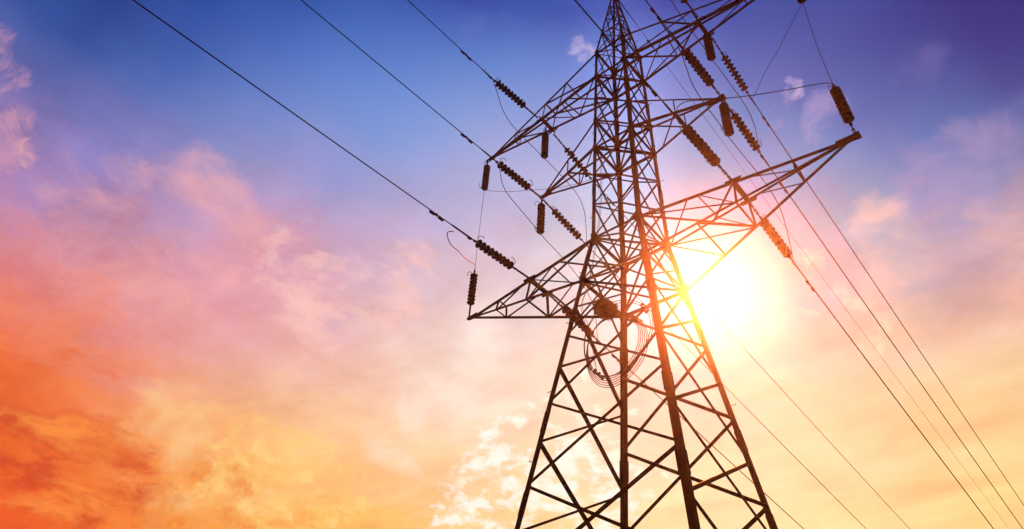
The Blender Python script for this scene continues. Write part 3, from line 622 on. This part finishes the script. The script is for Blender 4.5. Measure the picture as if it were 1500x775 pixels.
cur = cloud(cur, [((-0.0219, 0.6559, 0.7545), 0.0556), ((-0.0581, 0.6606, 0.7484), 0.037), ((0.0174, 0.656, 0.7545), 0.0463)], 13.0, 0.44, 0.76, L_(*(128, 122, 186)), 0.5, (6, 4, 4), bias=0.5, dist=0.3)
cur = cloud(cur, [((0.0349, 0.7518, 0.6585), 0.0556), ((-0.0285, 0.7457, 0.6657), 0.0648), ((0.0359, 0.783, 0.621), 0.0463), ((0.017, 0.734, 0.679), 0.037)], 13.0, 0.42, 0.74, L_(*(172, 152, 198)), 0.5, (6, 4, 4), dist=0.3)
cur = cloud(cur, [((-0.0409, 0.8201, 0.5707), 0.0926), ((0.0148, 0.8141, 0.5805), 0.0741), ((-0.0934, 0.8153, 0.5715), 0.0833), ((-0.0218, 0.844, 0.5359), 0.0741), ((-0.0913, 0.7657, 0.6367), 0.0463)], 10.0, 0.38, 0.72, L_(*(249, 196, 180)), 0.6, (2, 8, 4), rough=0.64, stretch=(1, 1, 1.5), dist=0.3)
cur = cloud(cur, [((-0.2074, 0.7922, 0.5739), 0.0241), ((-0.1558, 0.8052, 0.5722), 0.0407), ((-0.137, 0.8271, 0.5451), 0.0241), ((-0.1588, 0.8372, 0.5234), 0.0222), ((-0.192, 0.7655, 0.6142), 0.0333)], 20.0, 0.4, 0.7, L_(*(255, 230, 200)), 0.65, (2, 8, 9), rough=0.6, bias=0.6, dist=0.3)
cur = cloud(cur, [((-0.3557, 0.3574, 0.8635), 0.0556), ((-0.4015, 0.3277, 0.8552), 0.0556)], 20.0, 0.48, 0.72, L_(*(96, 112, 186)), 0.5, (2, 3, 9), rough=0.62, bias=0.4, dist=0.3)
#CLOUDEND
# sun glare
sd = dotdir(tuple(SUN)); ang = math_('ARCCOSINE', math_('MINIMUM', sd, 1.0))
def gl(width, power=2.0): return math_('POWER', math.e, math_('MULTIPLY', math_('POWER', math_('DIVIDE', ang, width), power), -1.0))
def addglow(c, g, col, k):
    n = nn('ShaderNodeMix'); n.data_type = 'RGBA'; n.blend_type = 'ADD'; n.clamp_factor = False
    ln(math_('MULTIPLY', g, k), n.inputs[0]); ln(c, n.inputs[6]); n.inputs[7].default_value = (*col, 1); return n.outputs[2]
#AUREOLE
AUR = [(0, -0.02, 0.05), (0, -0.03, 0.05), (0, -0.05, 0.07), (0, -0.09, 0.11), (0, -0.11, 0.16), (-0.01, -0.06, 0.16), (-0.03, 0.01, 0.11), (-0.05, 0.06, 0.07), (-0.07, 0.09, 0.06), (-0.07, 0.09, 0.05), (-0.04, 0.08, 0.04), (-0.02, 0.07, 0.03), (0, 0.06, 0.02), (0, 0.05, 0.02), (0, 0.04, 0.02), (0, 0.02, 0.01), (0, 0, 0)]
#AUREND
def aur(sign):
    r = nn('ShaderNodeValToRGB'); e = r.color_ramp.elements
    for j in range(len(AUR)):
        k = e[j] if j < 2 else e.new(j / 16)
        k.position = j / 16
    for j, q in enumerate(AUR): e[j].color = (*[max(0, sign * c) for c in q], 1)
    ln(math_('DIVIDE', ang, math.radians(16), clamp=True), r.inputs[0]); return r.outputs[0]
def vec(op, a, b):
    n = nn('ShaderNodeVectorMath'); n.operation = op
    for i, v in enumerate((a, b)):
        if isinstance(v, tuple): n.inputs[i].default_value = v
        else: ln(v, n.inputs[i])
    return n.outputs[0]
cur = vec('MAXIMUM', vec('SUBTRACT', vec('ADD', cur, aur(1)), aur(-1)), (.004, .004, .004))
cur = addglow(cur, gl(math.radians(.9)), (.8, .9, .9), .7)
# a clear Nishita sky underneath everything
sk = nn('ShaderNodeTexSky'); sk.sky_type = 'NISHITA'; sk.sun_disc = False; sk.sun_elevation = SUN_EL; sk.sun_rotation = SUN_AZ; sk.air_density = 1.0; sk.dust_density = 2.0
b1 = nn('ShaderNodeBackground'); ln(sk.outputs[0], b1.inputs[0]); b1.inputs[1].default_value = .0006
b2 = nn('ShaderNodeBackground'); ln(cur, b2.inputs[0]); b2.inputs[1].default_value = 2 ** -EXPO
ad = nn('ShaderNodeAddShader'); ln(b1.outputs[0], ad.inputs[0]); ln(b2.outputs[0], ad.inputs[1])
ow = nn('ShaderNodeOutputWorld'); ln(ad.outputs[0], ow.inputs[0])

vs_ = S.view_settings; vs_.view_transform = 'Standard'; vs_.look = 'None'; vs_.exposure = EXPO; vs_.gamma = 1; vs_.use_curve_mapping = False
S.render.engine = 'CYCLES'
S.cycles.volume_bounces = 0; S.cycles.max_bounces = 3; S.cycles.diffuse_bounces = 2
S.cycles.use_denoising = True
W.cycles.sampling_method = 'MANUAL'; W.cycles.sample_map_resolution = 128
